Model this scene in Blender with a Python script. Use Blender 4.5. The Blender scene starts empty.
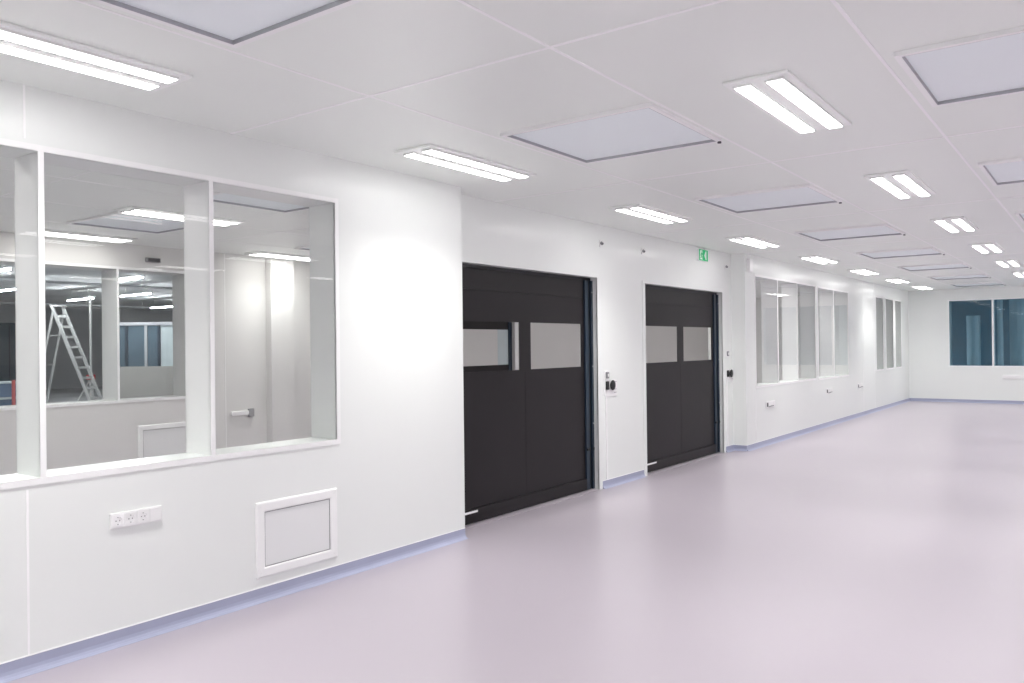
import bpy, bmesh, math, random
from mathutils import Vector, Matrix
random.seed(7)
S = bpy.context.scene
COL = S.collection

# ------------------------------------------------------------------ camera
FPX, YAW, PITCH, ROLL, CH = 815.626, math.radians(36.3305), math.radians(0.276), math.radians(-0.6513), 1.5302
fw = Vector((-math.sin(YAW)*math.cos(PITCH), math.cos(YAW)*math.cos(PITCH), math.sin(PITCH)))
r0 = Vector((math.cos(YAW), math.sin(YAW), 0)); u0 = r0.cross(fw)
cr = r0*math.cos(ROLL) + u0*math.sin(ROLL)
cu = -r0*math.sin(ROLL) + u0*math.cos(ROLL)
cam_d = bpy.data.cameras.new('camera'); cam = bpy.data.objects.new('camera', cam_d); COL.objects.link(cam)
cam_d.sensor_width = 36.0; cam_d.sensor_fit = 'HORIZONTAL'; cam_d.lens = FPX*36.0/1024.0
cam_d.clip_start = 0.02; cam_d.clip_end = 200
cam.matrix_world = Matrix(((cr.x, cu.x, -fw.x, 0), (cr.y, cu.y, -fw.y, 0), (cr.z, cu.z, -fw.z, CH), (0, 0, 0, 1)))
S.camera = cam

# ------------------------------------------------------------------ world, light levels, exposure
W = bpy.data.worlds.new('world'); S.world = W; W.use_nodes = True
W.node_tree.nodes['Background'].inputs[0].default_value = (0.6, 0.65, 0.7, 1)
W.node_tree.nodes['Background'].inputs[1].default_value = 0.2
TUBE = 9.0             # radiance of the lit diffusers
LAMP_W, LAMP_SPREAD = 5.2, 104   # beam of each tube's reflector: watts, degrees
LAMP_HALL_W = 3.4
TUBE_HALL = 10.0        # the hall behind the glass is lit less
TUBE_FAR = 190.0         # the unfinished hall beyond
S.view_settings.view_transform = 'Standard'; S.view_settings.look = 'None'
S.view_settings.gamma = 1.0; S.view_settings.exposure = 0.50; S.view_settings.use_curve_mapping = False
S.cycles.max_bounces = 14; S.cycles.diffuse_bounces = 8; S.cycles.glossy_bounces = 5
S.cycles.transparent_max_bounces = 32; S.cycles.transmission_bounces = 8
S.cycles.use_denoising = True
S.cycles.caustics_reflective = False; S.cycles.caustics_refractive = False
S.cycles.sample_clamp_indirect = 6.0

# ------------------------------------------------------------------ materials
def nodes(name):
    m = bpy.data.materials.new(name); m.use_nodes = True
    return m, m.node_tree, m.node_tree.nodes['Principled BSDF']
def mat(name, c, rough=0.5, metal=0.0, spec=0.5, var=0.02, scale=3.0, bump=0.0, bscale=200.0, coat=0.0, coat_rough=0.1):
    """painted or moulded surface: a little cloudy colour variation and fine relief, both procedural"""
    m, t, b = nodes(name)
    tc = t.nodes.new('ShaderNodeTexCoord')
    n = t.nodes.new('ShaderNodeTexNoise'); n.inputs['Scale'].default_value = scale; n.inputs['Detail'].default_value = 4
    t.links.new(tc.outputs['Object'], n.inputs['Vector'])
    r = t.nodes.new('ShaderNodeValToRGB')
    r.color_ramp.elements[0].position = 0.3; r.color_ramp.elements[1].position = 0.7
    r.color_ramp.elements[0].color = (*[max(0, x*(1-var)) for x in c], 1)
    r.color_ramp.elements[1].color = (*[min(1, x*(1+var)) for x in c], 1)
    t.links.new(n.outputs['Fac'], r.inputs['Fac']); t.links.new(r.outputs['Color'], b.inputs['Base Color'])
    b.inputs['Roughness'].default_value = rough; b.inputs['Metallic'].default_value = metal
    b.inputs['Specular IOR Level'].default_value = spec
    b.inputs['Coat Weight'].default_value = coat; b.inputs['Coat Roughness'].default_value = coat_rough
    if bump:
        n2 = t.nodes.new('ShaderNodeTexNoise'); n2.inputs['Scale'].default_value = bscale
        t.links.new(tc.outputs['Object'], n2.inputs['Vector'])
        bp = t.nodes.new('ShaderNodeBump'); bp.inputs['Strength'].default_value = bump; bp.inputs['Distance'].default_value = 0.002
        t.links.new(n2.outputs['Fac'], bp.inputs['Height']); t.links.new(bp.outputs['Normal'], b.inputs['Normal'])
    return m
def emit(name, c, s):
    m, t, b = nodes(name)
    b.inputs['Base Color'].default_value = (0.9, 0.9, 0.9, 1)
    b.inputs['Emission Color'].default_value = (*c, 1); b.inputs['Emission Strength'].default_value = s
    return m
def glass(name, tint, rough=0.0, ior=1.45, bump=0.0):
    """clear pane: straight-through transmission with a Fresnel reflection"""
    m = bpy.data.materials.new(name); m.use_nodes = True; t = m.node_tree; t.nodes.clear()
    o = t.nodes.new('ShaderNodeOutputMaterial'); mx = t.nodes.new('ShaderNodeMixShader')
    tr = t.nodes.new('ShaderNodeBsdfTransparent'); tr.inputs[0].default_value = (*tint, 1)
    gl = t.nodes.new('ShaderNodeBsdfGlossy'); gl.inputs['Roughness'].default_value = rough
    fr = t.nodes.new('ShaderNodeFresnel'); fr.inputs['IOR'].default_value = ior
    ge = t.nodes.new('ShaderNodeNewGeometry'); ma = t.nodes.new('ShaderNodeMath'); ma.operation = 'SUBTRACT'; ma.inputs[0].default_value = 1.0
    mu = t.nodes.new('ShaderNodeMath'); mu.operation = 'MULTIPLY'      # the pane reflects where the ray enters it
    t.links.new(ge.outputs['Backfacing'], ma.inputs[1]); t.links.new(ma.outputs[0], mu.inputs[0]); t.links.new(fr.outputs[0], mu.inputs[1])
    t.links.new(mu.outputs[0], mx.inputs[0]); t.links.new(tr.outputs[0], mx.inputs[1]); t.links.new(gl.outputs[0], mx.inputs[2])
    t.links.new(mx.outputs[0], o.inputs[0])
    if bump:
        tc = t.nodes.new('ShaderNodeTexCoord'); n = t.nodes.new('ShaderNodeTexNoise'); n.inputs['Scale'].default_value = 3.5
        n.inputs['Distortion'].default_value = 1.5
        t.links.new(tc.outputs['Object'], n.inputs['Vector'])
        bp = t.nodes.new('ShaderNodeBump'); bp.inputs['Strength'].default_value = bump; bp.inputs['Distance'].default_value = 0.02
        t.links.new(n.outputs['Fac'], bp.inputs['Height']); t.links.new(bp.outputs[0], gl.inputs['Normal'])
    return m
def mesh_mat(name, c, hole, scale):
    """finely perforated sheet: rows of dots in colour and relief"""
    m, t, b = nodes(name)
    tc = t.nodes.new('ShaderNodeTexCoord'); v = t.nodes.new('ShaderNodeTexVoronoi'); v.inputs['Scale'].default_value = scale
    v.inputs['Randomness'].default_value = 0.0
    t.links.new(tc.outputs['Object'], v.inputs['Vector'])
    r = t.nodes.new('ShaderNodeValToRGB'); r.color_ramp.elements[0].position = 0.25; r.color_ramp.elements[1].position = 0.4
    r.color_ramp.elements[0].color = (*hole, 1); r.color_ramp.elements[1].color = (*c, 1)
    t.links.new(v.outputs['Distance'], r.inputs['Fac']); t.links.new(r.outputs['Color'], b.inputs['Base Color'])
    b.inputs['Roughness'].default_value = 0.5
    return m

M = {}
M['wall'] = mat('white_lacquered_panel', (0.84, 0.865, 0.845), rough=0.40, var=0.006, scale=0.8, coat=0.25, coat_rough=0.14)
M['ceiling'] = mat('white_ceiling_panel', (0.86, 0.895, 0.855), rough=0.4, var=0.006, scale=0.8)
M['seal'] = mat('white_sealant', (0.97, 0.97, 0.97), rough=0.5)
M['trim'] = mat('white_profile', (0.92, 0.925, 0.92), rough=0.3)
M['floor'] = mat('lavender_epoxy', (0.425, 0.382, 0.430), rough=0.36, var=0.012, scale=0.9, bump=0.03, bscale=40, coat=0.22, coat_rough=0.25)
M['base'] = mat('blue_grey_cove', (0.38, 0.40, 0.53), rough=0.4, var=0.02)
M['housing'] = mat('white_lamp_housing', (0.94, 0.96, 0.94), rough=0.35)
M['tube'] = emit('lit_diffuser', (1.0, 0.99, 0.98), TUBE)
M['tube_hall'] = emit('lit_diffuser_hall', (1.0, 0.97, 0.93), TUBE_HALL)
M['tube_far'] = emit('lit_tube_far', (0.95, 0.98, 1.0), TUBE_FAR)
M['fill_blue'] = emit('added_fill_blue_room', (0.9, 0.97, 1.0), 85.0)  # glow of the fill lights added in the blue room
M['alu'] = mat('grey_aluminium', (0.42, 0.43, 0.45), rough=0.5)
M['filter'] = mesh_mat('perforated_filter_face', (0.87, 0.93, 0.945), (0.79, 0.84, 0.87), 160)
M['grille'] = mesh_mat('perforated_grille_face', (0.80, 0.81, 0.81), (0.60, 0.61, 0.61), 120)
M['glass'] = glass('clear_glass', (0.985, 0.99, 0.99))
M['glass_grey'] = glass('grey_tinted_glass', (0.84, 0.85, 0.85))
M['glass_blue'] = glass('blue_tinted_glass', (0.76, 0.86, 0.91))
M['film'] = glass('clear_vinyl', (0.93, 0.93, 0.93), rough=0.04, bump=0.22)
M['curtain'] = mat('black_door_fabric', (0.0105, 0.008, 0.0098), rough=0.45, spec=0.3, var=0.12, scale=2.0, bump=0.15, bscale=60)
M['black'] = mat('black_rubber', (0.010, 0.010, 0.012), rough=0.5)
M['guide'] = mat('dark_blue_guide', (0.014, 0.028, 0.048), rough=0.35, var=0.1)
M['grey'] = mat('grey_plastic', (0.30, 0.30, 0.31), rough=0.45)
M['plate'] = mat('white_plastic', (0.88, 0.88, 0.88), rough=0.3)
M['dark'] = mat('dark_socket_hole', (0.08, 0.08, 0.085), rough=0.6)
M['green'] = emit('green_sign_face', (0.0, 0.42, 0.15), 0.35); M['green'].node_tree.nodes['Principled BSDF'].inputs['Base Color'].default_value = (0.0, 0.30, 0.11, 1)
M['signwhite'] = mat('white_sign_print', (0.85, 0.95, 0.88), rough=0.4)
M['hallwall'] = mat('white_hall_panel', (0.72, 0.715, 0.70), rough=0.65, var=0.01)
M['concrete'] = mat('dark_concrete', (0.45, 0.45, 0.455), rough=0.6, var=0.2, scale=0.6)
M['farwall'] = mat('grey_unfinished_panel', (0.60, 0.61, 0.62), rough=0.6, var=0.15, scale=0.5)
M['partition'] = mat('grey_beige_panel', (0.40, 0.385, 0.36), rough=0.5, var=0.05)
M['bluepanel'] = mat('blue_grey_glazing', (0.085, 0.13, 0.165), rough=0.25, var=0.15, scale=0.7)
M['ladder'] = mat('aluminium', (0.72, 0.72, 0.71), rough=0.35, metal=0.4)
M['red'] = mat('red_paint', (0.60, 0.10, 0.10), rough=0.4)
M['bluebox'] = mat('blue_plastic', (0.10, 0.16, 0.26), rough=0.5)
M['bluewall'] = mat('slate_blue_wall', (0.36, 0.46, 0.52), rough=0.45, var=0.08, scale=0.5)
M['bluecol'] = mat('pale_blue_column', (0.56, 0.64, 0.66), rough=0.4, var=0.04)

# ------------------------------------------------------------------ mesh helpers
def bx(bm, x0, x1, y0, y1, z0, z1):
    v = [bm.verts.new(p) for p in ((x0, y0, z0), (x1, y0, z0), (x1, y1, z0), (x0, y1, z0),
                                   (x0, y0, z1), (x1, y0, z1), (x1, y1, z1), (x0, y1, z1))]
    for f in ((0, 3, 2, 1), (4, 5, 6, 7), (0, 1, 5, 4), (1, 2, 6, 5), (2, 3, 7, 6), (3, 0, 4, 7)):
        bm.faces.new([v[i] for i in f])
def box(*a):
    bm = bmesh.new(); bx(bm, *a); return bm
def soft(bm, w=0.003, seg=2):
    bmesh.ops.bevel(bm, geom=bm.edges[:], offset=w, segments=seg, affect='EDGES', profile=0.6)
    return bm
def cyl(bm, p, q, r, n=14, r2=None):
    p, q = Vector(p), Vector(q); d = (q-p); L = d.length
    mt = Matrix.Translation((p+q)/2) @ d.to_track_quat('Z', 'Y').to_matrix().to_4x4()
    bmesh.ops.create_cone(bm, cap_ends=True, segments=n, radius1=r, radius2=r if r2 is None else r2, depth=L, matrix=mt)
    return bm
def bar(bm, p, q, w, h):
    """rectangular bar between two points"""
    p, q = Vector(p), Vector(q); d = q-p
    mt = Matrix.Translation((p+q)/2) @ d.to_track_quat('Z', 'Y').to_matrix().to_4x4() @ Matrix.Diagonal((w, h, d.length, 1))
    bmesh.ops.create_cube(bm, size=1.0, matrix=mt)
    return bm
def ring(bm, x0, x1, y0, y1, z0, z1, w):
    """flat rectangular frame lying in a ceiling, mitred and in one piece"""
    L = []
    for i, z in ((0, z0), (w, z0), (w, z1), (0, z1)):
        L.append([bm.verts.new(p) for p in ((x0+i, y0+i, z), (x1-i, y0+i, z), (x1-i, y1-i, z), (x0+i, y1-i, z))])
    for k in range(4):
        A, B = L[k], L[(k+1) % 4]
        for i in range(4): bm.faces.new((A[i], A[(i+1) % 4], B[(i+1) % 4], B[i]))
def obj(name, bm, m, parent=None, smooth=False, loc=None):
    me = bpy.data.meshes.new(name); bmesh.ops.recalc_face_normals(bm, faces=bm.faces[:]); bm.to_mesh(me); bm.free()
    me.materials.append(m)
    if smooth:
        for p in me.polygons: p.use_smooth = True
    o = bpy.data.objects.new(name, me); COL.objects.link(o)
    if parent: o.parent = parent
    if loc: o.location = loc
    return o
def share(name, me, parent, loc=(0, 0, 0)):
    o = bpy.data.objects.new(name, me); COL.objects.link(o); o.parent = parent; o.location = loc
    return o
def struct(name, bm, m):
    o = obj(name, bm, m); o['kind'] = 'structure'; return o
def thing(name, label, cat, loc=(0, 0, 0), group=None):
    o = bpy.data.objects.new(name, None); COL.objects.link(o); o.location = loc
    o['label'] = label; o['category'] = cat
    if group: o['group'] = group
    return o
def tag(o, label, cat, group=None):
    o['label'] = label; o['category'] = cat
    if group: o['group'] = group
    return o
def dup(root, loc, label=None, group=None):
    r = root.copy(); COL.objects.link(r); r.location = loc
    if label: r['label'] = label
    if group: r['group'] = group
    elif 'group' in r and group is None: pass
    for ch in list(root.children):
        c = ch.copy(); COL.objects.link(c); c.parent = r
        for g in list(ch.children):
            d = g.copy(); COL.objects.link(d); d.parent = c
    return r

# ------------------------------------------------------------------ the room's measures (metres; x right, y into the room)
H = 2.8
XA, XR, XB = -4.17, -4.37, -4.425        # wall face, recessed wall face, back of the wall
YB, YF = -2.7, 22.74                     # wall behind the camera, far wall
XE = 4.655                               # right wall
XH, XH2 = -9.5, -9.85                    # far wall of the hall behind the glass
Y1, Y2 = 5.01, 11.24                     # the recess with the two rolling doors
SILL, HEAD = 0.918, 2.495

# ------------------------------------------------------------------ floor and ceiling
struct('floor', box(XH2-0.0, XE+0.2, YB-0.2, YF+0.25, -0.2, 0.0), M['floor'])
ceil = struct('ceiling', box(XH-0.1, XE+0.2, YB-0.2, YF+0.2, H+0.02, H+0.12), M['ceiling'])
gx = [XE - 1.095*k for k in range(0, 9)]                 # 4.655 ... -4.105
gx = gx[:-1]                                             # the last strip runs on to the wall
main_x = sorted(gx) ; main_x[0] = main_x[0]
cols = [(XR, main_x[0])] + list(zip(main_x[:-1], main_x[1:]))
hall_x = [-9.5, -8.395, -7.3, -6.205, -5.11, XB]
cols_h = list(zip(hall_x[:-1], hall_x[1:]))
gy = [YB, 0.1, 2.9, 5.7, 8.5, 11.3, 14.1, 16.9, 19.7, YF]
cache = {}
def ceiling_panel(x0, x1, y0, y1):
    k = (round(x1-x0, 3), round(y1-y0, 3))
    if k not in cache:
        bm = box(-k[0]/2+0.003, k[0]/2-0.003, -k[1]/2+0.003, k[1]/2-0.003, 0, 0.02)
        o = obj('ceiling_panel', bm, M['ceiling'], ceil, loc=((x0+x1)/2, (y0+y1)/2, H)); cache[k] = o.data
    else:
        share('ceiling_panel', cache[k], ceil, ((x0+x1)/2, (y0+y1)/2, H))
for cs in (cols, cols_h):
    for (a, b) in cs:
        for y0, y1 in zip(gy[:-1], gy[1:]): ceiling_panel(a, b, y0, y1)
def seam(x0, x1, y0, y1, d=0.0022):
    obj('joint_seal', box(x0, x1, y0, y1, H-d, H+0.012), M['seal'], ceil)
for x in main_x[:-1]: seam(x-0.008, x+0.008, YB, YF)
for x in hall_x[1:-1]: seam(x-0.005, x+0.005, YB, YF)
for y in gy[1:-1]:
    seam(XR, XE, y-0.009, y+0.009, 0.0026); seam(XH, XB, y-0.005, y+0.005, 0.0026)

# ------------------------------------------------------------------ walls
def wall_y(bm, x0, x1, y0, y1, openings, z1=H+0.02):
    """wall running along y with rectangular openings (ya, yb, za, zb)"""
    y = y0
    for (a, b, za, zb) in sorted(openings):
        if a > y: bx(bm, x0, x1, y, a, 0, z1)
        if za > 0: bx(bm, x0, x1, a, b, 0, za)
        if zb < z1: bx(bm, x0, x1, a, b, zb, z1)
        y = b
    if y < y1: bx(bm, x0, x1, y, y1, 0, z1)
D1 = (5.13, 7.46); D2 = (8.56, 10.89); DH = 2.235
win1 = [(0.907, 3.686)]
win2, win3 = (11.65, 14.60), (14.79, 16.81)
win4 = [(19.17, 19.85), (20.14, 20.90), (21.15, 21.81)]
bm = bmesh.new()
wall_y(bm, XB, XA, YB, Y1, [(0.907, 3.686, SILL, HEAD)])
wall_left = struct('wall_left', bm, M['wall'])
bm = bmesh.new()
wall_y(bm, XR-0.21, XR, Y1-0.12, Y2+0.12, [(D1[0], D1[1], 0, DH), (D2[0], D2[1], 0, DH)])
struct('wall_left_recess', bm, M['wall'])
bm = bmesh.new()
wall_y(bm, XB, XA, Y2, YF+0.2, [(win2[0], win2[1], 0.90, HEAD), (win3[0], win3[1], 0.885, HEAD-0.01)] +
       [(a, b, 0.905, HEAD) for a, b in win4])
wall_left_far = struct('wall_left_far', bm, M['wall'])
# sealed vertical panel joints of the near wall
for y in (1.76, 0.56, -0.64):
    for z0, z1 in ((0.085, SILL-0.05), (HEAD+0.05, H)):
        obj('panel_joint', box(XA-0.002, XA+0.0022, y-0.005, y+0.005, z0, z1), M['seal'], wall_left)
for y in (11.62,):
    obj('panel_joint', box(XA-0.002, XA+0.002, y-0.004, y+0.004, 0.085, 0.86), M['seal'], wall_left_far)
for y in (18.0, 19.0):
    obj('panel_joint', box(XA-0.002, XA+0.002, y-0.004, y+0.004, 0.085, H), M['seal'], wall_left_far)
# the far wall with its dark glazed band, the other walls
FW = (-3.245, -0.44)
bm = bmesh.new()
bx(bm, XB, FW[0], YF, YF+0.2, 0, H+0.02); bx(bm, FW[1], XE+0.2, YF, YF+0.2, 0, H+0.02)
bx(bm, FW[0], FW[1], YF, YF+0.2, 0, 0.905); bx(bm, FW[0], FW[1], YF, YF+0.2, 2.505, H+0.02)
wall_far = struct('wall_far', bm, M['wall'])
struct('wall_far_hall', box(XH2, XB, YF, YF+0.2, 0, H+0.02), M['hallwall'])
struct('wall_right', box(XE, XE+0.2, YB-0.2, YF, 0, H+0.02), M['wall'])
struct('wall_back', box(XH2, XE, YB-0.2, YB, 0, H+0.02), M['wall'])

# coved baseboards
def cove(segs, name):
    prof = [(0.0, 0.0), (0.0, 0.078), (0.003, 0.078), (0.004, 0.036), (0.008, 0.02), (0.016, 0.009), (0.028, 0.003), (0.04, 0.0012), (0.04, 0.0)]
    bm = bmesh.new()
    for (p, q, n) in segs:
        p, q, n = Vector(p), Vector(q), Vector(n)
        A = [bm.verts.new((p.x+n.x*a, p.y+n.y*a, z)) for a, z in prof]
        B = [bm.verts.new((q.x+n.x*a, q.y+n.y*a, z)) for a, z in prof]
        k = len(prof)
        for i in range(k): bm.faces.new((A[i], A[(i+1) % k], B[(i+1) % k], B[i]))
        bm.faces.new(A); bm.faces.new(B[::-1])
    o = struct(name, bm, M['base'])
    bm = bmesh.new()
    for (p, q, n) in segs:
        d = (Vector(q)-Vector(p)).normalized(); n = Vector(n)
        xs = sorted((p[0], q[0]+n.x*0.004)) if abs(d.y) > .5 else sorted((p[0], q[0]))
        ys = sorted((p[1], q[1])) if abs(d.y) > .5 else sorted((p[1], q[1]+n.y*0.004))
        bx(bm, xs[0], xs[1], ys[0], ys[1], 0.0782, 0.084)
    obj('top_seal', bm, M['seal'], o)
    return o
cove([((XA, YB), (XA, Y1), (1, 0))], 'baseboard_left')
cove([((XR, D1[1]+0.075), (XR, D2[0]-0.075), (1, 0)), ((XR, D2[1]+0.075), (XR, Y2), (1, 0)), ((XR, Y2), (XA, Y2), (0, -1))], 'baseboard_recess')
cove([((XA, Y2), (XA, YF), (1, 0))], 'baseboard_left_far')
cove([((XA, YF), (XE, YF), (0, -1))], 'baseboard_far')
cove([((XH, YB), (XH, 10.1), (1, 0)), ((XH, 13.2), (XH, YF), (1, 0))], 'baseboard_hall')

# ------------------------------------------------------------------ flush double-glazed windows in walls that run along y
def window_y(name, x_face, x_back, panes, z0, z1, m_glass=None, fr=0.03, back=True, sgn=1):
    """panes = list of (ya, yb); frame profile round the whole, a post the full depth between panes"""
    root = bpy.data.objects.new(name, None); COL.objects.link(root); root['kind'] = 'structure'
    root.location = (x_face, panes[0][0], z0)
    off = Vector(root.location)
    def sub(nm, bm, m, par=root):
        bmesh.ops.translate(bm, verts=bm.verts[:], vec=-off); return obj(nm, bm, m, par)
    ya, yb = panes[0][0], panes[-1][1]
    e = 0.006*sgn
    bm = bmesh.new()
    xs = sorted((x_face-0.004*sgn, x_face+e))
    bx(bm, xs[0], xs[1], ya-fr, yb+fr, z1, z1+fr); bx(bm, xs[0], xs[1], ya-fr, yb+fr, z0-fr, z0)
    bx(bm, xs[0], xs[1], ya-fr, ya, z0, z1); bx(bm, xs[0], xs[1], yb, yb+fr, z0, z1)
    sub('window_frame', bm, M['trim'])
    for (p, q) in zip(panes[:-1], panes[1:]):
        w = max(0.028, q[0]-p[1])
        c = (p[1]+q[0])/2
        xs = sorted((x_back, x_face+0.003*sgn))
        sub('mullion', box(xs[0], xs[1], c-w/2, c+w/2, z0, z1), M['trim'])
    for i, (a, b) in enumerate(panes):
        la = a if i == 0 else (panes[i-1][1]+a)/2 + max(0.014, (a-panes[i-1][1])/2)
        lb = b if i == len(panes)-1 else (b+panes[i+1][0])/2 - max(0.014, (panes[i+1][0]-b)/2)
        xs = sorted((x_face-0.010*sgn, x_face-0.004*sgn))
        sub('pane', box(xs[0], xs[1], la, lb, z0, z1), m_glass or M['glass'])
        if back:
            xs = sorted((x_back+0.004*sgn, x_back+0.010*sgn))
            sub('inner_pane', box(xs[0], xs[1], la, lb, z0, z1), m_glass or M['glass'])
    return root
window_y('window_1', XA, XB, [(0.907, 1.833), (1.833, 2.759), (2.759, 3.686)], SILL, HEAD)
window_y('window_2', XA, XB, [(11.65, 12.633), (12.633, 13.617), (13.617, 14.60)], 0.90, HEAD)
window_y('window_3', XA, XB, [(14.79, 15.80), (15.80, 16.81)], 0.885, HEAD-0.01)
for i, (a, b) in enumerate(win4):
    window_y('window_%d' % (4+i), XA, XB, [(a, b)], 0.905, HEAD, M['glass_grey'])
# dark glazed band in the far wall
def window_x(name, panes, z0, z1, y0, y1):
    root = bpy.data.objects.new(name, None); COL.objects.link(root); root['kind'] = 'structure'
    f = 0.028
    bm = bmesh.new(); xa, xb = panes[0][0], panes[-1][1]
    bx(bm, xa-f, xb+f, y0-0.006, y0+0.004, z1, z1+f); bx(bm, xa-f, xb+f, y0-0.006, y0+0.004, z0-f, z0)
    bx(bm, xa-f, xa, y0-0.006, y0+0.004, z0, z1); bx(bm, xb, xb+f, y0-0.006, y0+0.004, z0, z1)
    obj('window_frame', bm, M['trim'], root)
    for p in panes[:-1]:
        obj('mullion', box(p[1]-0.022, p[1]+0.022, y0-0.006, y1, z0, z1), M['trim'], root)
    for i, (a, b) in enumerate(panes):
        obj('pane', box(a+(0.022 if i else 0), b-(0.022 if i < len(panes)-1 else 0), y0+0.004, y0+0.010, z0, z1), M['glass_blue'], root)
window_x('window_7', [(-3.245, -2.31), (-2.31, -1.375), (-1.375, -0.44)], 0.905, 2.505, YF, YF+0.2)

# ------------------------------------------------------------------ the two black rolling doors
def rolling_door(name, d, conv):
    y0, y1 = d
    root = bpy.data.objects.new(name, None); COL.objects.link(root); root['kind'] = 'structure'
    root.location = (XR, y0, 0); off = Vector((XR, y0, 0))
    def sub(nm, bm, m, par=root, smooth=False):
        bmesh.ops.translate(bm, verts=bm.verts[:], vec=-off); return obj(nm, bm, m, par, smooth)
    # white frame: edge profile on the wall and the lining of the opening
    bm = bmesh.new(); w = 0.07
    wt = 0.03
    bx(bm, XR-0.01, XR+0.006, y0-w, y0, 0, DH+wt); bx(bm, XR-0.01, XR+0.006, y1, y1+w, 0, DH+wt)
    bx(bm, XR-0.01, XR+0.006, y0, y1, DH, DH+wt)
    sub('door_frame', bm, M['wall'])
    xc = -4.449
    # curtain cut round the two vision panels
    va = [(y0+0.12, y0+1.035), (y0+1.22, y0+2.13)]; z0, z1 = 1.302, 1.745
    bm = bmesh.new(); c0, c1 = y0+0.02, y1-0.14
    t0, t1 = xc-0.006, xc
    bx(bm, t0, t1, c0, c1, 0.13, z0); bx(bm, t0, t1, c0, c1, z1, 2.205)
    ys = [c0, va[0][0], va[0][1], va[1][0], va[1][1], c1]
    for a, b in zip(ys[::2], ys[1::2]): bx(bm, t0, t1, a, b, z0, z1)
    cur = sub('curtain', bm, M['curtain'])
    bm = bmesh.new()
    for zz in (2.02,):                      # a welded stiffening seam under the header
        bx(bm, xc+0.0005, xc+0.010, c0+0.05, c1-0.05, zz, zz+0.045)
    bx(bm, xc+0.0002, xc+0.0012, (va[0][1]+va[1][0])/2-0.004, (va[0][1]+va[1][0])/2+0.004, 0.14, z0-0.02)
    sub('welded_seam', bm, M['curtain'], cur).location = (0, 0, 0)
    for k, (a, b) in enumerate(va):
        # the clear sheet bellies out a little between its welded edges
        bm = bmesh.new(); n, m_ = 14, 8; vs = []
        for i in range(n+1):
            for j in range(m_+1):
                s, t = i/n, j/m_
                d_ = 0.006*math.sin(math.pi*s)*math.sin(math.pi*t) + 0.003*math.sin(9*s+5*t+k)*math.sin(math.pi*s)
                vs.append(bm.verts.new((xc-0.003+d_, a-0.01+(b-a+0.02)*s, z0-0.01+(z1-z0+0.02)*t)))
        for i in range(n):
            for j in range(m_):
                q = i*(m_+1)+j; bm.faces.new((vs[q], vs[q+1], vs[q+m_+2], vs[q+m_+1]))
        sub('vision_panel', bm, M['film'], smooth=True)
    bar_ = sub('bottom_bar', soft(box(xc-0.02, xc+0.022, c0, c1, 0.012, 0.13), 0.006), M['curtain'])
    # pale reflective strip at the lower left corner of the curtain
    sub('edge_strip', box(xc+0.0225, xc+0.026, y0+0.02, y0+0.36, 0.098, 0.116), M['plate'])
    # black strip stands in for the dark gap over the curtain
    sub('header_gap', box(xc-0.05, xc+0.004, y0, y1, 2.205, DH), M['black'])
    # side guides: channel, rail, brush
    for s in (0, 1):
        g0 = (y0, y0+0.02) if s == 0 else (y1-0.14, y1-0.075)
        gr = sub('guide_rail', soft(box(xc-0.03, xc+0.02, g0[0], g0[1], 0.012, 2.204), 0.003, 1), M['guide'])
        if s:
            sub('guide_slot', box(xc-0.02, xc+0.008, y1-0.075, y1-0.035, 0.012, 2.204), M['black'])
            sub('guide_cover', box(xc-0.03, xc+0.03, y1-0.035, y1, 0.012, 2.204), M['guide'])
            # cover joint and fixing screws
            bm = bmesh.new(); bx(bm, xc+0.02, xc+0.032, y1-0.14, y1-0.076, 0.42, 0.445); bx(bm, xc+0.0302, xc+0.034, y1-0.034, y1-0.001, 0.42, 0.445)
            sub('cover_joint', bm, M['black'])
            bm = bmesh.new()
            for zz in (2.08, 1.3, 0.7): cyl(bm, (xc+0.03, y1-0.018, zz), (xc+0.035, y1-0.018, zz), 0.008, 10)
            sub('fixing_screw', bm, M['alu'])
    sub('threshold', box(xc-0.05, XR+0.004, y0, y1, 0.0002, 0.004), M['floor'])
    return root
rolling_door('door_1', D1, 0)
rolling_door('door_2', D2, 0)

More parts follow.
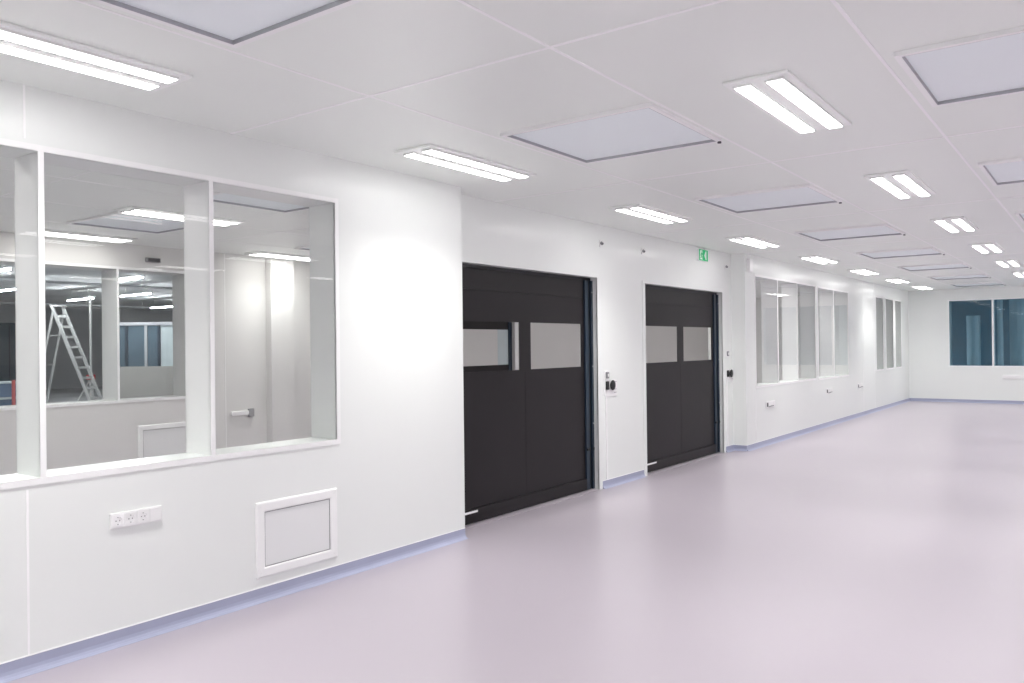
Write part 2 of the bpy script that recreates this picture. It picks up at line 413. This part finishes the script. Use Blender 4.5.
# ------------------------------------------------------------------ ceiling lights: housing with two bulging lit diffusers
def half_round(bm, x, w, y0, y1, z_top, drop, n=8):
    ring0, ring1 = [], []
    for i in range(n+1):
        a = math.pi*i/n
        px = x-math.cos(a)*w/2; pz = z_top-math.sin(a)**0.55*drop
        ring0.append(bm.verts.new((px, y0+0.012*math.sin(a), pz))); ring1.append(bm.verts.new((px, y1-0.012*math.sin(a), pz)))
    for i in range(n): bm.faces.new((ring0[i], ring0[i+1], ring1[i+1], ring1[i]))
    bm.faces.new(ring0[::-1]); bm.faces.new(ring1); bm.faces.new((ring0[0], ring1[0], ring1[n], ring0[n]))
beams = {}
def make_light(label, group, m_tube, beam=0.0):
    t = thing('ceiling_light', label, 'ceiling light', (0, 0, H), group)
    obj('housing', soft(box(-0.158, 0.158, -0.585, 0.585, -0.014, -0.0005), 0.004, 2), M['housing'], t)
    for x in (-0.079, 0.079):
        tr = obj('lamp_tray', soft(box(x-0.046, x+0.046, -0.538, 0.538, -0.027, -0.0142), 0.003, 1), M['housing'], t)
        bm = bmesh.new(); half_round(bm, x, 0.078, -0.530, 0.530, -0.0272, 0.006)
        obj('diffuser', bm, m_tube, tr)
        if beam:            # the reflector's downward beam, at the diffuser's face
            ld = beams.get(beam) or bpy.data.lights.new('lamp', 'AREA'); beams[beam] = ld
            ld.shape = 'RECTANGLE'; ld.size = 0.074; ld.size_y = 1.05; ld.energy = beam; ld.color = (1.0, 1.0, 0.965); ld.spread = math.radians(LAMP_SPREAD)
            lo = bpy.data.objects.new('lamp', ld); COL.objects.link(lo); lo.parent = tr; lo.location = (x, 0, -0.0345)
    return t
ordn = ['first', 'second', 'third', 'fourth', 'fifth', 'sixth', 'seventh', 'eighth', 'ninth']
LY = [1.59+2.805*k for k in range(-1, 8)]        # -1.2, 1.59, 4.40, ...
G_A, G_B, G_O = 'ceiling lights along the left wall', 'ceiling lights in the middle row', 'ceiling lights outside the frame'
proto = make_light('twin-tube ceiling light cut off by the top left corner, first along the left wall', G_A, M['tube'], LAMP_W)
proto.location = (-3.575, LY[1], H)
for k in range(2, 9):
    lab = {2: 'twin-tube ceiling light above the white wall end before the first black door',
           3: 'twin-tube ceiling light over the wall between the two black doors, third of left row',
           4: 'twin-tube ceiling light just right of the green exit sign, fourth of left row',
           5: 'small twin-tube ceiling light fifth in the row along the left wall',
           6: 'small twin-tube ceiling light sixth in the row along the left wall',
           7: 'tiny twin-tube ceiling light seventh in the row along the left wall',
           8: 'tiny twin-tube ceiling light last in the left row, nearest the far corner'}[k]
    dup(proto, (-3.575, LY[k], H), lab)
for k in range(2, 9):
    lab = {2: 'largest twin-tube ceiling light at upper right, nearest of the middle row',
           3: 'twin-tube ceiling light second in the middle row, below the largest one at right',
           4: 'twin-tube ceiling light third in the middle row of the ceiling',
           5: 'small twin-tube ceiling light fourth in the middle row, above the blue windows',
           6: 'small twin-tube ceiling light fifth in the middle row, at the right edge',
           7: 'small twin-tube ceiling light sixth in the middle row, cut by the right edge',
           8: 'tiny twin-tube ceiling light last of the middle row, by the far wall'}[k]
    dup(proto, (-1.355, LY[k], H), lab, G_B)
out_lab = 'twin-tube white ceiling light beyond the right or near edge of the photograph'
for x, ks in ((-3.575, (0,)), (-1.355, (0, 1)), (0.865, range(0, 9)), (3.06, range(0, 9))):
    for k in ks: dup(proto, (x, LY[k], H), out_lab, G_O)
# the hall behind the glass
G_H = 'ceiling lights in the hall behind the glass'
hl = make_light('warm twin-tube ceiling light seen through the middle pane of the near window, nearer one', G_H, M['tube_hall'], LAMP_HALL_W)
hl.location = (-7.10, LY[2], H)
for k, x, lab in ((2, -9.10, 'warm twin-tube ceiling light seen low in the middle pane, by the hall far wall'),
                  (3, -7.10, 'warm twin-tube ceiling light seen through the right pane of the near window, nearer one'),
                  (3, -9.10, 'warm twin-tube ceiling light deep in the right pane, by the hall far wall'),
                  (1, -7.10, 'warm twin-tube ceiling light behind the left pane of near window'),
                  (1, -9.10, 'warm twin-tube ceiling light behind left pane, by the hall far wall')):
    dup(hl, (x, LY[k], H), lab)
for k in range(0, 9):  # unseen row at the lamp spacing, added to brighten the window reveals
    dup(hl, (-4.90, LY[k], H), 'ceiling light in the hall close behind the window wall, out of sight above the glass', 'hall lights out of sight by the window wall')
for k in range(4, 9):
    dup(hl, (-7.10, LY[k], H), 'warm twin-tube ceiling light in the hall behind the black doors', 'hall lights behind the doors')

# ------------------------------------------------------------------ filter boxes in the ceiling
def make_filter(label, group):
    t = thing('ceiling_filter', label, 'ceiling filter', (0, 0, H), group)
    bm = bmesh.new(); ring(bm, -0.496, 0.496, -0.486, 0.486, -0.020, -0.0005, 0.027)
    obj('outer_frame', bm, M['trim'], t)
    bm = bmesh.new(); ring(bm, -0.4685, 0.4685, -0.4585, 0.4585, -0.0195, -0.0005, 0.003)
    obj('shade_lining', bm, M['alu'], t)  # grey lining stands in for shade along the recessed filter edges
    obj('filter_face', box(-0.465, 0.465, -0.455, 0.455, -0.003, -0.0005), M['filter'], t)
    bm = bmesh.new(); cyl(bm, (0.483, 0.473, -0.0202), (0.483, 0.473, -0.03), 0.012, 10)
    obj('test_port', bm, M['dark'], t)
    return t
FY = [1.57+2.80*k for k in range(0, 8)]
G_F1, G_F2 = 'filter panels between the two light rows', 'filter panels at the right edge'
fp = make_filter('large square filter panel cut off by the top edge above the near wall', G_F1)
fp.location = (-2.43, FY[0], H)
for k in range(1, 8):
    lab = {1: 'large bluish filter panel in mid ceiling, second between the light rows',
           2: 'filter panel above and right of the green exit sign, third between the light rows',
           3: 'narrow looking filter panel fourth in line between the light rows',
           4: 'narrow looking filter panel fifth in line between the light rows',
           5: 'thin looking filter panel sixth in line between the light rows',
           6: 'thin looking filter panel seventh in line between the light rows',
           7: 'farthest filter panel between the light rows, close to the far wall'}[k]
    dup(fp, (-2.43, FY[k], H), lab)
for k, lab in ((1, 'large filter panel cut by the right edge at top right'),
               (2, 'smaller filter panel cut by the right edge below the large top right one'),
               (3, 'sliver of a filter panel at the right edge, third down')):
    dup(fp, (-0.262, FY[k], H), lab, G_F2)
for x, k, lab in ((-7.815, 1, 'filter panel in the hall ceiling seen through the middle pane'),
                  (-5.665, 1, 'filter panel in the hall ceiling seen at the top of the right pane'),
                  (-7.815, 2, 'filter panel deep in the hall ceiling seen through the right pane')):
    dup(fp, (x, FY[k], H), lab, 'filter panels in the hall ceiling')

# ------------------------------------------------------------------ near wall: socket strip and return air grille
def socket_strip(name, label, loc, n_sock, n_blank, axis='y', group=None):
    t = thing(name, label, 'socket', loc, group)
    pitch = 0.0685; L = pitch*(n_sock+n_blank)
    bm = soft(box(0, 0.012, -L/2-0.004, L/2+0.004, -0.041, 0.041), 0.004, 2)
    obj('back_frame', bm, M['plate'], t)
    for i in range(n_sock+n_blank):
        c = -L/2+pitch*(i+0.5)
        if i >= n_sock:
            obj('blank_cover', soft(box(0.0122, 0.0155, c-0.0315, c+0.0315, -0.0345, 0.0345), 0.0015, 1), M['plate'], t)
            continue
        bm = bmesh.new()   # insert with a round sunken cup
        n = 20; R = 0.0205; x1, x0 = 0.016, 0.0125; q = 0.0315
        outer, rim, floor_ = [], [], []
        for k in range(n):
            a = 2*math.pi*(k+0.5)/n; ca, sa = math.cos(a), math.sin(a); s = q/max(abs(ca), abs(sa))
            outer.append(bm.verts.new((x1, c+ca*s, sa*s))); rim.append(bm.verts.new((x1, c+ca*R, sa*R))); floor_.append(bm.verts.new((x0+0.0004, c+ca*R*0.97, sa*R*0.97)))
        base = [bm.verts.new((x0-0.0002, v.co.y, v.co.z)) for v in outer]
        for k in range(n):
            j = (k+1) % n
            bm.faces.new((outer[k], outer[j], rim[j], rim[k])); bm.faces.new((rim[k], rim[j], floor_[j], floor_[k])); bm.faces.new((base[k], base[j], outer[j], outer[k]))
        bm.faces.new(floor_)
        so = obj('socket_insert', bm, M['plate'], t)
        bm = bmesh.new()
        for s in (-1, 1): cyl(bm, (x0+0.0005, c+s*0.0095, 0), (x0+0.0012, c+s*0.0095, 0), 0.0034, 10)
        for s in (-1, 1): bx(bm, x0+0.0005, x1-0.0005, c-0.003, c+0.003, s*0.0185-0.002, s*0.0185+0.002)
        obj('pin_hole', bm, M['grey'], so)
    return t
socket_strip('wall_socket', 'white strip of three round sockets and a blank cover under the near window', (XA, 2.293, 0.645), 3, 1)

def grille(label, loc, wy, wz, fr=0.062):
    t = thing('air_grille', label, 'air grille', loc)
    bm = bmesh.new(); y, z = wy/2, wz/2
    # bevelled white frame
    pr = [(0.0, 0.0), (0.010, 0.004), (0.013, 0.012), (0.013, fr-0.008), (0.009, fr), (0.0, fr)]
    loops = []
    for (dx, ins) in pr:
        loops.append([bm.verts.new((dx, sy*(y-ins), sz*(z-ins))) for sy, sz in ((-1, -1), (1, -1), (1, 1), (-1, 1))])
    for A, B in zip(loops[:-1], loops[1:]):
        for i in range(4): bm.faces.new((A[i], A[(i+1) % 4], B[(i+1) % 4], B[i]))
    obj('frame', bm, M['trim'], t)
    bm = bmesh.new(); yi, zi = y-fr-0.0005, z-fr-0.0005
    ins = 0.005
    for a, b in ((-yi, -yi+ins), (yi-ins, yi)): bx(bm, 0, 0.0065, a, b, -zi, zi)
    for a, b in ((-zi, -zi+ins), (zi-ins, zi)): bx(bm, 0, 0.0065, -yi+ins, yi-ins, a, b)
    obj('inner_rim', bm, M['grey'], t)
    obj('mesh_face', box(0, 0.005, -yi+ins+0.0003, yi-ins-0.0003, -zi+ins+0.0003, zi-ins-0.0003), M['grille'], t)
    bm = bmesh.new()
    for sy in (-1, 1):
        for sz in (-1, 1): cyl(bm, (0.0128, sy*(y-fr/2), sz*(z-fr/2)), (0.0142, sy*(y-fr/2), sz*(z-fr/2)), 0.005, 10)
    obj('fixing_screw', bm, M['plate'], t)
    return t
grille('white framed return air grille with grey mesh low on the near wall', (XA, 3.358, 0.368), 0.64, 0.46)
grille('white framed return air grille low on the hall wall, seen through middle pane', (XH, 5.66, 0.38), 0.80, 0.46)

# ------------------------------------------------------------------ between the doors: controls, sensors, exit sign
def control(label, y, loc_z, rise):
    t = thing('door_control', label, 'door switch', (XR, y, loc_z))
    obj('back_plate', soft(box(0, 0.010, -0.06, 0.20, -0.12, 0.06), 0.003, 2), M['plate'], t)
    obj('card_reader', soft(box(0.0102, 0.03, -0.045, 0.0, rise+0.075, rise+0.145), 0.003, 2), M['grey'], t)
    obj('reader_face', box(0.0302, 0.0315, -0.034, -0.011, rise+0.095, rise+0.125), M['plate'], t)
    obj('reader_plate', soft(box(0, 0.010, -0.06, 0.015, rise+0.0605, rise+0.16), 0.003, 2), M['plate'], t)
    obj('key_switch', soft(box(0.0102, 0.03, -0.05, -0.005, -0.045, 0.045), 0.003, 2), M['black'], t)
    bm = bmesh.new(); cyl(bm, (0.0102, 0.075, 0), (0.02, 0.075, 0), 0.03, 16)
    pb = obj('push_button', bm, M['black'], t)
    bm = bmesh.new(); bmesh.ops.create_uvsphere(bm, u_segments=18, v_segments=10, radius=0.055)
    bmesh.ops.scale(bm, vec=(0.28, 1, 1), verts=bm.verts[:]); bmesh.ops.translate(bm, vec=(0.030, 0.075, 0), verts=bm.verts[:])
    obj('button_cap', bm, M['black'], pb, smooth=True)
    # the printed lines on the right of the plate
    bm = bmesh.new()
    for z in (-0.085, -0.05, 0.03): bx(bm, 0.0101, 0.0106, 0.13, 0.19, z, z+0.006)
    obj('print_line', bm, M['grey'], t)
    # thin cable cover from the plate down to the baseboard
    obj('cable_cover', box(0, 0.008, -0.04, -0.015, -loc_z+0.09, -0.1205), M['trim'], t)
    return t
control('black push button and grey card reader on white plate, right of the first black door', 7.655, 1.09, 0.0)
c2 = control('black push button and grey card reader on white plate, right of the second black door', 11.06, 1.10, 0.17)
sp = None
for y, lab in ((7.54, 'small grey sensor high on the wall above the right side of the first black door'),
               (8.50, 'small grey sensor high on the wall above the left side of the second black door'),
               (11.02, 'small grey sensor high on the wall right of the green exit sign')):
    if sp is None:
        sp = thing('wall_sensor', lab, 'sensor', (XR, y, 2.60), 'door sensors high on the wall')
        obj('mount', soft(box(0, 0.012, -0.022, 0.022, -0.035, 0.035), 0.003, 2), M['plate'], sp)
        bm = bmesh.new(); cyl(bm, (0.0122, 0, 0.008), (0.034, 0, -0.004), 0.018, 14, 0.015)
        h_ = obj('sensor_head', bm, M['grey'], sp)
        bm = bmesh.new(); cyl(bm, (0.0345, 0, -0.0045), (0.0375, 0, -0.006), 0.010, 12)
        obj('lens', bm, M['dark'], h_)
    else: dup(sp, (XR, y, 2.60), lab)

ex = thing('exit_sign', 'green emergency exit sign with white door and running figure above second black door', 'exit sign', (XR, 10.19, 2.615))
obj('sign_box', soft(box(0, 0.034, -0.148, 0.148, 0, 0.155), 0.003, 2), M['plate'], ex)
sf = obj('sign_face', box(0.0342, 0.036, -0.143, 0.143, 0.005, 0.150), M['green'], ex)
def flat(pts, name, m=None, x=0.0363):
    bm = bmesh.new(); A = [bm.verts.new((x, p[0], p[1])) for p in pts]; B = [bm.verts.new((x+0.0006, p[0], p[1])) for p in pts]
    n = len(pts); bm.faces.new(B); bm.faces.new(A[::-1])
    for i in range(n): bm.faces.new((A[i], A[(i+1) % n], B[(i+1) % n], B[i]))
    return obj(name, bm, m or M['signwhite'], sf)
flat([(-0.112, 0.018), (-0.030, 0.018), (-0.030, 0.138), (-0.112, 0.138)], 'door_symbol')
# running figure, on the door half in green and off it in white
fig = [(-0.066, 0.112), (-0.05, 0.112), (-0.028, 0.092), (-0.006, 0.086), (-0.008, 0.076), (-0.034, 0.08), (-0.046, 0.088), (-0.048, 0.066),
       (-0.03, 0.05), (-0.036, 0.024), (-0.047, 0.026), (-0.044, 0.045), (-0.066, 0.055), (-0.078, 0.034), (-0.1, 0.034), (-0.1, 0.044), (-0.086, 0.046),
       (-0.07, 0.086), (-0.086, 0.08), (-0.094, 0.062), (-0.102, 0.066), (-0.092, 0.09)]
flat(fig, 'runner_symbol', M['green'], 0.0371)
bm = bmesh.new(); cyl(bm, (0.0371, -0.047, 0.124), (0.0377, -0.047, 0.124), 0.009, 12); obj('runner_head', bm, M['green'], sf)
flat([(0.018, 0.078), (0.07, 0.136), (0.092, 0.136), (0.092, 0.018), (0.07, 0.018)], 'arrow_symbol')
bm = bmesh.new()
for y in (-0.08, 0.08): cyl(bm, (0.017, y, 0.1552), (0.017, y, 0.1845), 0.008, 10)
obj('ceiling_stem', bm, M['plate'], ex)

# small white box high on the wall past the second door
jb = thing('junction_box', 'small pale green-white box high on the wall before the first far window', 'junction box', (XA, 11.40, 2.54))
obj('box_body', soft(box(0, 0.035, -0.07, 0.07, 0, 0.19), 0.006, 2), M['plate'], jb)
obj('box_lid', soft(box(0.0352, 0.042, -0.064, 0.064, 0.006, 0.184), 0.002, 1), M['plate'], jb)
# open sockets along the far part of the left wall
for y, z, lab in ((12.12, 0.60, 'white wall socket with dark open flap under the first far window, nearest of three'),
                  (15.30, 0.635, 'white wall socket with dark flap under the second far window, middle of three'),
                  (17.55, 0.625, 'white wall socket with dark flap on the far left wall, farthest of three')):
    t = thing('wall_socket', lab, 'socket', (XA, y, z), 'sockets under the far windows')
    obj('back_frame', soft(box(0, 0.014, -0.09, 0.30, -0.05, 0.05), 0.004, 2), M['plate'], t)
    obj('socket_hole', box(0.0142, 0.017, -0.066, -0.01, -0.03, 0.03), M['dark'], t)  # dark patch takes in the open socket and its shadow
    bm = bmesh.new(); bar(bm, (0.016, 0.0, -0.034), (0.072, 0.05, -0.01), 0.05, 0.006)
    obj('open_flap', bm, M['grey'], t)
    for c in (0.10, 0.18, 0.26): obj('blank_cover', soft(box(0.0142, 0.017, c-0.034, c+0.034, -0.036, 0.036), 0.0015, 1), M['plate'], t)
# socket strip on the far wall below the blue windows
t = thing('wall_socket', 'white socket strip on the far wall below the blue windows', 'socket', (-1.86, YF, 0.645))
obj('back_frame', soft(box(-0.26, 0.14, -0.03, 0, -0.045, 0.045), 0.005, 2), M['plate'], t)
for c in (-0.2, -0.12, -0.04, 0.04): obj('socket_insert', soft(box(c-0.034, c+0.034, -0.034, -0.0302, -0.036, 0.036), 0.0015, 1), M['plate'], t)

# ------------------------------------------------------------------ the hall behind the glass
HS, HHD = 0.93, 2.49
hp = [(1.37, 2.28), (2.28, 3.19), (3.19, 4.10), (4.10, 5.01), (5.01, 5.92)]
hp = [(a+0.02, b+0.02) for a, b in hp]
D3 = (10.25, 13.0)
bm = bmesh.new()
wall_y(bm, XH2, XH, YB, YF, [(hp[0][0], hp[-1][1], HS, HHD), (D3[0], D3[1], 0, 2.35)])
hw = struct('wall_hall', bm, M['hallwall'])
for y in (6.48, 7.6, 8.7, 9.8): obj('panel_joint', box(XH-0.002, XH+0.002, y-0.004, y+0.004, 0.085, H), M['seal'], hw)
window_y('window_8', XH, XH2, hp, HS, HHD, back=False)
# big black rolling door in the hall's far wall, seen through the first door's clear panel
d3 = bpy.data.objects.new('door_3', None); COL.objects.link(d3); d3['kind'] = 'structure'
bm = bmesh.new()
bx(bm, XH-0.01, XH+0.015, D3[0]-0.1, D3[0], 0, 2.45); bx(bm, XH-0.01, XH+0.015, D3[1], D3[1]+0.1, 0, 2.45); bx(bm, XH-0.01, XH+0.015, D3[0], D3[1], 2.35, 2.45)
obj('door_frame', bm, M['trim'], d3)
va = (11.0, 12.56); bm = bmesh.new()
bx(bm, XH-0.09, XH-0.08, D3[0], D3[1]-0.1, 0.12, 1.155); bx(bm, XH-0.09, XH-0.08, D3[0], D3[1]-0.1, 1.84, 2.34)
bx(bm, XH-0.09, XH-0.08, D3[0], va[0], 1.155, 1.84); bx(bm, XH-0.09, XH-0.08, va[1]+0.36, D3[1]-0.1, 1.155, 1.84)
obj('curtain', bm, M['curtain'], d3)
obj('vision_panel', box(XH-0.087, XH-0.083, va[0], va[1], 1.155, 1.84), M['hallwall'], d3)
obj('side_panel', box(XH-0.087, XH-0.083, va[1]+0.002, va[1]+0.36, 1.155, 1.84), M['bluecol'], d3)
obj('bottom_bar', box(XH-0.1, XH-0.07, D3[0], D3[1]-0.1, 0.01, 0.12), M['black'], d3)
obj('guide_rail', box(XH-0.1, XH-0.06, D3[1]-0.1, D3[1], 0.0, 2.34), M['guide'], d3)
# shallow pilaster, trunking with socket, small grey box
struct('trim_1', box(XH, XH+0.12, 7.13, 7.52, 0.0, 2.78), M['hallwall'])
t = thing('wall_socket', 'white trunking with dark grey socket on the hall wall seen through right pane', 'socket', (XH, 6.60, 0.66))
obj('trunking', soft(box(0, 0.03, -0.05, 0.22, -0.03, 0.025), 0.004, 1), M['plate'], t)
obj('socket_face', box(0, 0.035, 0.2202, 0.30, -0.06, 0.05), M['grey'], t)
t = thing('wall_box', 'small dark grey box high on the hall wall above the inner window', 'wall box', (XH, 5.46, 2.60))
obj('box_body', soft(box(0, 0.05, -0.09, 0.09, 0, 0.055), 0.006, 2), M['grey'], t)
obj('box_lid', box(0.0502, 0.054, -0.075, 0.075, 0.008, 0.047), M['dark'], t)

# ------------------------------------------------------------------ the unfinished hall beyond: seen small, through two windows
ZX, ZH = -34.0, 3.3
struct('floor_beyond', box(ZX, XH2, YB-0.2, 24.0, -0.2, 0.0), M['concrete'])
struct('ceiling_beyond', box(ZX, XH2, YB-0.2, 24.0, ZH, ZH+0.1), M['farwall'])
struct('wall_beyond', box(ZX-0.2, ZX, YB-0.2, 24.0, 0, ZH), M['farwall'])
struct('wall_beyond_side', box(ZX, XH2, 24.0, 24.2, 0, ZH), M['farwall'])
struct('wall_beyond_back', box(ZX, XH2, YB-0.4, YB-0.2, 0, ZH), M['farwall'])
struct('wall_beyond_top', box(XH2, XH, YB-0.2, 24.0, H+0.13, ZH+0.1), M['farwall'])
def ray_pt(px, py, d):
    return Vector((0, 0, CH)) + d*(fw + cr*((px-512)/FPX) - cu*((py-341.5)/FPX))
def world_box(p, q, r, h):      # upright bar
    return bar(bmesh.new(), p, q, r, h)
# glazed partition on a grey-beige parapet
pa, pb = ray_pt(112, 350, 17.5), ray_pt(182, 350, 17.5)
pd = Vector((pb.x-pa.x, pb.y-pa.y, 0)); pl = pd.length; ang = math.atan2(pd.y, pd.x)
gp = thing('glazed_partition', 'blue glazed partition on a grey-beige parapet deep behind the middle pane', 'partition', (pa.x, pa.y, 0)); gp.rotation_euler = (0, 0, ang)
L = pl+1.5
obj('parapet', box(0, L, -0.05, 0.05, 0, 1.17), M['partition'], gp)
k = 0; xx = 0.0
for w in (0.32, 0.42, 0.28, 0.45, 0.4, 0.6, 0.5):
    if xx+w > L: break
    obj('pane', box(xx+0.03, xx+w-0.03, -0.012, 0.012, 1.17, 2.05), M['bluepanel'] if k != 3 else M['bluecol'], gp)
    obj('mullion', box(xx+w-0.03, xx+w+0.03, -0.03, 0.03, 1.17, 2.05), M['guide'] if k % 2 == 0 else M['alu'], gp)
    xx += w; k += 1
obj('head_rail', box(0, L, -0.04, 0.04, 2.05, 2.12), M['alu'], gp)
# A-frame ladder
lp = ray_pt(53, 345, 21.0)
lad = thing('stepladder', 'tall aluminium A-frame stepladder standing open behind the near window', 'ladder', (lp.x, lp.y, 0))
lad.rotation_euler = (0, 0, math.atan2(cr.y, cr.x))
LH = 2.68
dv = Vector((0.10, 0.32, 0))            # across the steps
def P(u, v, z): return Vector((u, 0, z)) + dv*v
for v in (0, 1):
    obj('front_stile', bar(bmesh.new(), P(1.02, v*1.15, 0.02), P(-0.02, v, LH), 0.05, 0.075), M['ladder'], lad)
    obj('rear_stile', bar(bmesh.new(), P(-0.52, v*1.1, 0.02), P(0.02, v, LH-0.12), 0.035, 0.05), M['ladder'], lad)
for i in range(1, 10):
    s = i/10; u = 1.02+(-1.04)*s; z = 0.02+(LH-0.02)*s
    obj('rung', bar(bmesh.new(), P(u, 0.02, z), P(u, 1.0+0.13*(1-s), z), 0.035, 0.06), M['ladder'], lad)
for s in (0.12, 0.45, 0.75):
    u = -0.52+0.54*s; z = 0.02+(LH-0.14)*s
    obj('rear_brace', bar(bmesh.new(), P(u, 0, z), P(u, 1.0, z), 0.025, 0.03), M['ladder'], lad)
obj('top_platform', bar(bmesh.new(), P(-0.12, 0.5, LH+0.01), P(0.12, 0.5, LH+0.01), 0.4, 0.03), M['ladder'], lad)
# support prop beside it
pp = ray_pt(90.5, 345, 22.5)
t = thing('support_prop', 'pale upright steel prop with red clamp and splayed feet beside the ladder', 'prop', (pp.x, pp.y, 0))
bm = bmesh.new(); cyl(bm, (0, 0, 0.25), (0, 0, 3.0), 0.035, 12); obj('pole', bm, M['ladder'], t)
bm = bmesh.new(); bx(bm, -0.09, 0.09, -0.09, 0.09, 0.72, 0.86); obj('clamp', soft(bm, 0.02, 2), M['red'], t)
bm = bmesh.new(); bx(bm, -0.1, 0.1, -0.1, 0.1, 3.0, 3.02); obj('head_plate', bm, M['ladder'], t)
for a in (20, 140, 260):
    c, s = math.cos(math.radians(a)), math.sin(math.radians(a))
    obj('leg', bar(bmesh.new(), (0.03*c, 0.03*s, 0.7), (0.42*c, 0.42*s, 0.015), 0.04, 0.03), M['ladder'], t)
# red post and blue crate behind the left pane
rp = ray_pt(13.5, 380, 20.0)
t = thing('barrier_post', 'short red post with pale foot seen through the left pane', 'post', (rp.x, rp.y, 0))
bm = bmesh.new(); cyl(bm, (0, 0, 0.03), (0, 0, 0.82), 0.04, 12); obj('shaft', bm, M['red'], t)
bm = bmesh.new(); cyl(bm, (0, 0, 0), (0, 0, 0.03), 0.15, 16); obj('foot', bm, M['ladder'], t)
bp_ = ray_pt(3.5, 380, 20.3)
t = thing('storage_crate', 'dark blue crate stack behind the left pane, beside the red post', 'crate', (bp_.x, bp_.y, 0))
for z in (0.0, 0.39):
    o = obj('crate_body', soft(box(-0.24, 0.24, -0.22, 0.22, z+0.002, z+0.34), 0.015, 2), M['bluebox'], t)
    obj('crate_rim', soft(box(-0.26, 0.26, -0.24, 0.24, z+0.341, z+0.385), 0.008, 1), M['bluecol'], t)
# blue back glazing seen through the left pane
gp2 = ray_pt(-25, 340, 28)
t = thing('back_glazing', 'wide pale blue glazed screen far behind the left pane', 'partition', (gp2.x, gp2.y, 0)); t.rotation_euler = (0, 0, ang)
for i in range(3):
    obj('pane', box(i*0.6+0.02, i*0.6+0.58, -0.01, 0.01, 0.3, 2.5), M['bluepanel'], t)
    obj('mullion', box(i*0.6-0.02, i*0.6+0.02, -0.03, 0.03, 0.0, 2.5), M['guide'], t)
# bare tube lights and cable trays under that ceiling
for i, (x, y, ln) in enumerate([(-16.5, 8.85, 1.5), (-16.5, 6.4, 1.5), (-21.0, 11.6, 1.5), (-21, 8.6, 1.5), (-23.9, 11.55, 1.5), (-26.5, 15.6, 1.5), (-13.0, 5.6, 1.5)]):
    if i == 0:
        b0 = thing('tube_light', 'bare fluorescent batten hung under the dark ceiling of the unfinished hall', 'tube light', (x, y, 2.98), 'tube lights in the unfinished hall')
        bm = bmesh.new(); bx(bm, -0.75, 0.75, -0.03, 0.03, 0.03, 0.06); obj('batten', bm, M['plate'], b0)
        bm = bmesh.new(); cyl(bm, (-0.74, 0, 0.010), (0.74, 0, 0.010), 0.014, 10); obj('tube', bm, M['tube_far'], b0)
        bm = bmesh.new()
        for u in (-0.5, 0.5): cyl(bm, (u, 0, 0.0602), (u, 0, ZH-2.98), 0.006, 6)
        obj('hanger', bm, M['ladder'], b0)
    else: dup(b0, (x, y, 2.98))
for x in (-14.5, -19.2, -28.5):
    t = thing('cable_tray', 'long pale cable tray under the dark ceiling of the unfinished hall', 'cable tray', (x, 10, 3.05), 'cable trays in the unfinished hall')
    obj('tray', box(-0.1, 0.1, -9, 9, 0, 0.05), M['alu'], t)
    bm = bmesh.new()
    for y in range(-8, 9, 2): cyl(bm, (0, y, 0.0502), (0, y, ZH-3.05), 0.008, 6)
    obj('hanger', bm, M['ladder'], t)

# ------------------------------------------------------------------ the dim blue room behind the far wall
KY = 30.0
struct('floor_blue_room', box(-8.0, 3.0, YF+0.25, KY, -0.2, 0.0), M['bluewall'])
struct('ceiling_blue_room', box(-8.0, 3.0, YF+0.2, KY, H, H+0.1), M['bluewall'])
struct('wall_blue_room_back', box(-8.0, 3.0, KY, KY+0.2, 0, H), M['bluewall'])
struct('wall_blue_room_left', box(-8.2, -8.0, YF+0.2, KY, 0, H), M['bluewall'])
struct('wall_blue_room_right', box(3.0, 3.2, YF+0.2, KY, 0, H), M['bluewall'])
bl = make_light('unseen fill light added to brighten the blue room behind the far wall', 'added fill lights in the blue room', M['fill_blue'])
bl.location = (-6.0, 25.0, H)  # unseen lights, added to lift the dim blue room
dup(bl, (0.9, 25.0, H))
for x, y, w, lab in ((-3.72, 26.0, 0.16, 'pale vertical post at the left of the dark blue far window'),
                     (-3.05, 25.5, 0.34, 'broad pale column in the left pane of the dark blue far window'),
                     (-2.42, 25.5, 0.14, 'narrow post just left of the bar between the blue far panes'),
                     (-1.95, 26.0, 0.60, 'wide grey-green column in the right pane of the blue far window')):
    t = thing('column', lab, 'column', (x, y, 0), 'columns behind the blue far window')
    bm = bmesh.new(); cyl(bm, (0, 0, 0.06), (0, 0, 2.2 if w == 0.34 else H-0.01), w/2, 20); obj('shaft', bm, M['bluecol'], t, smooth=False)
    bm = bmesh.new(); cyl(bm, (0, 0, 0.0), (0, 0, 0.06), w/2+0.04, 20); obj('foot', bm, M['bluewall'], t)
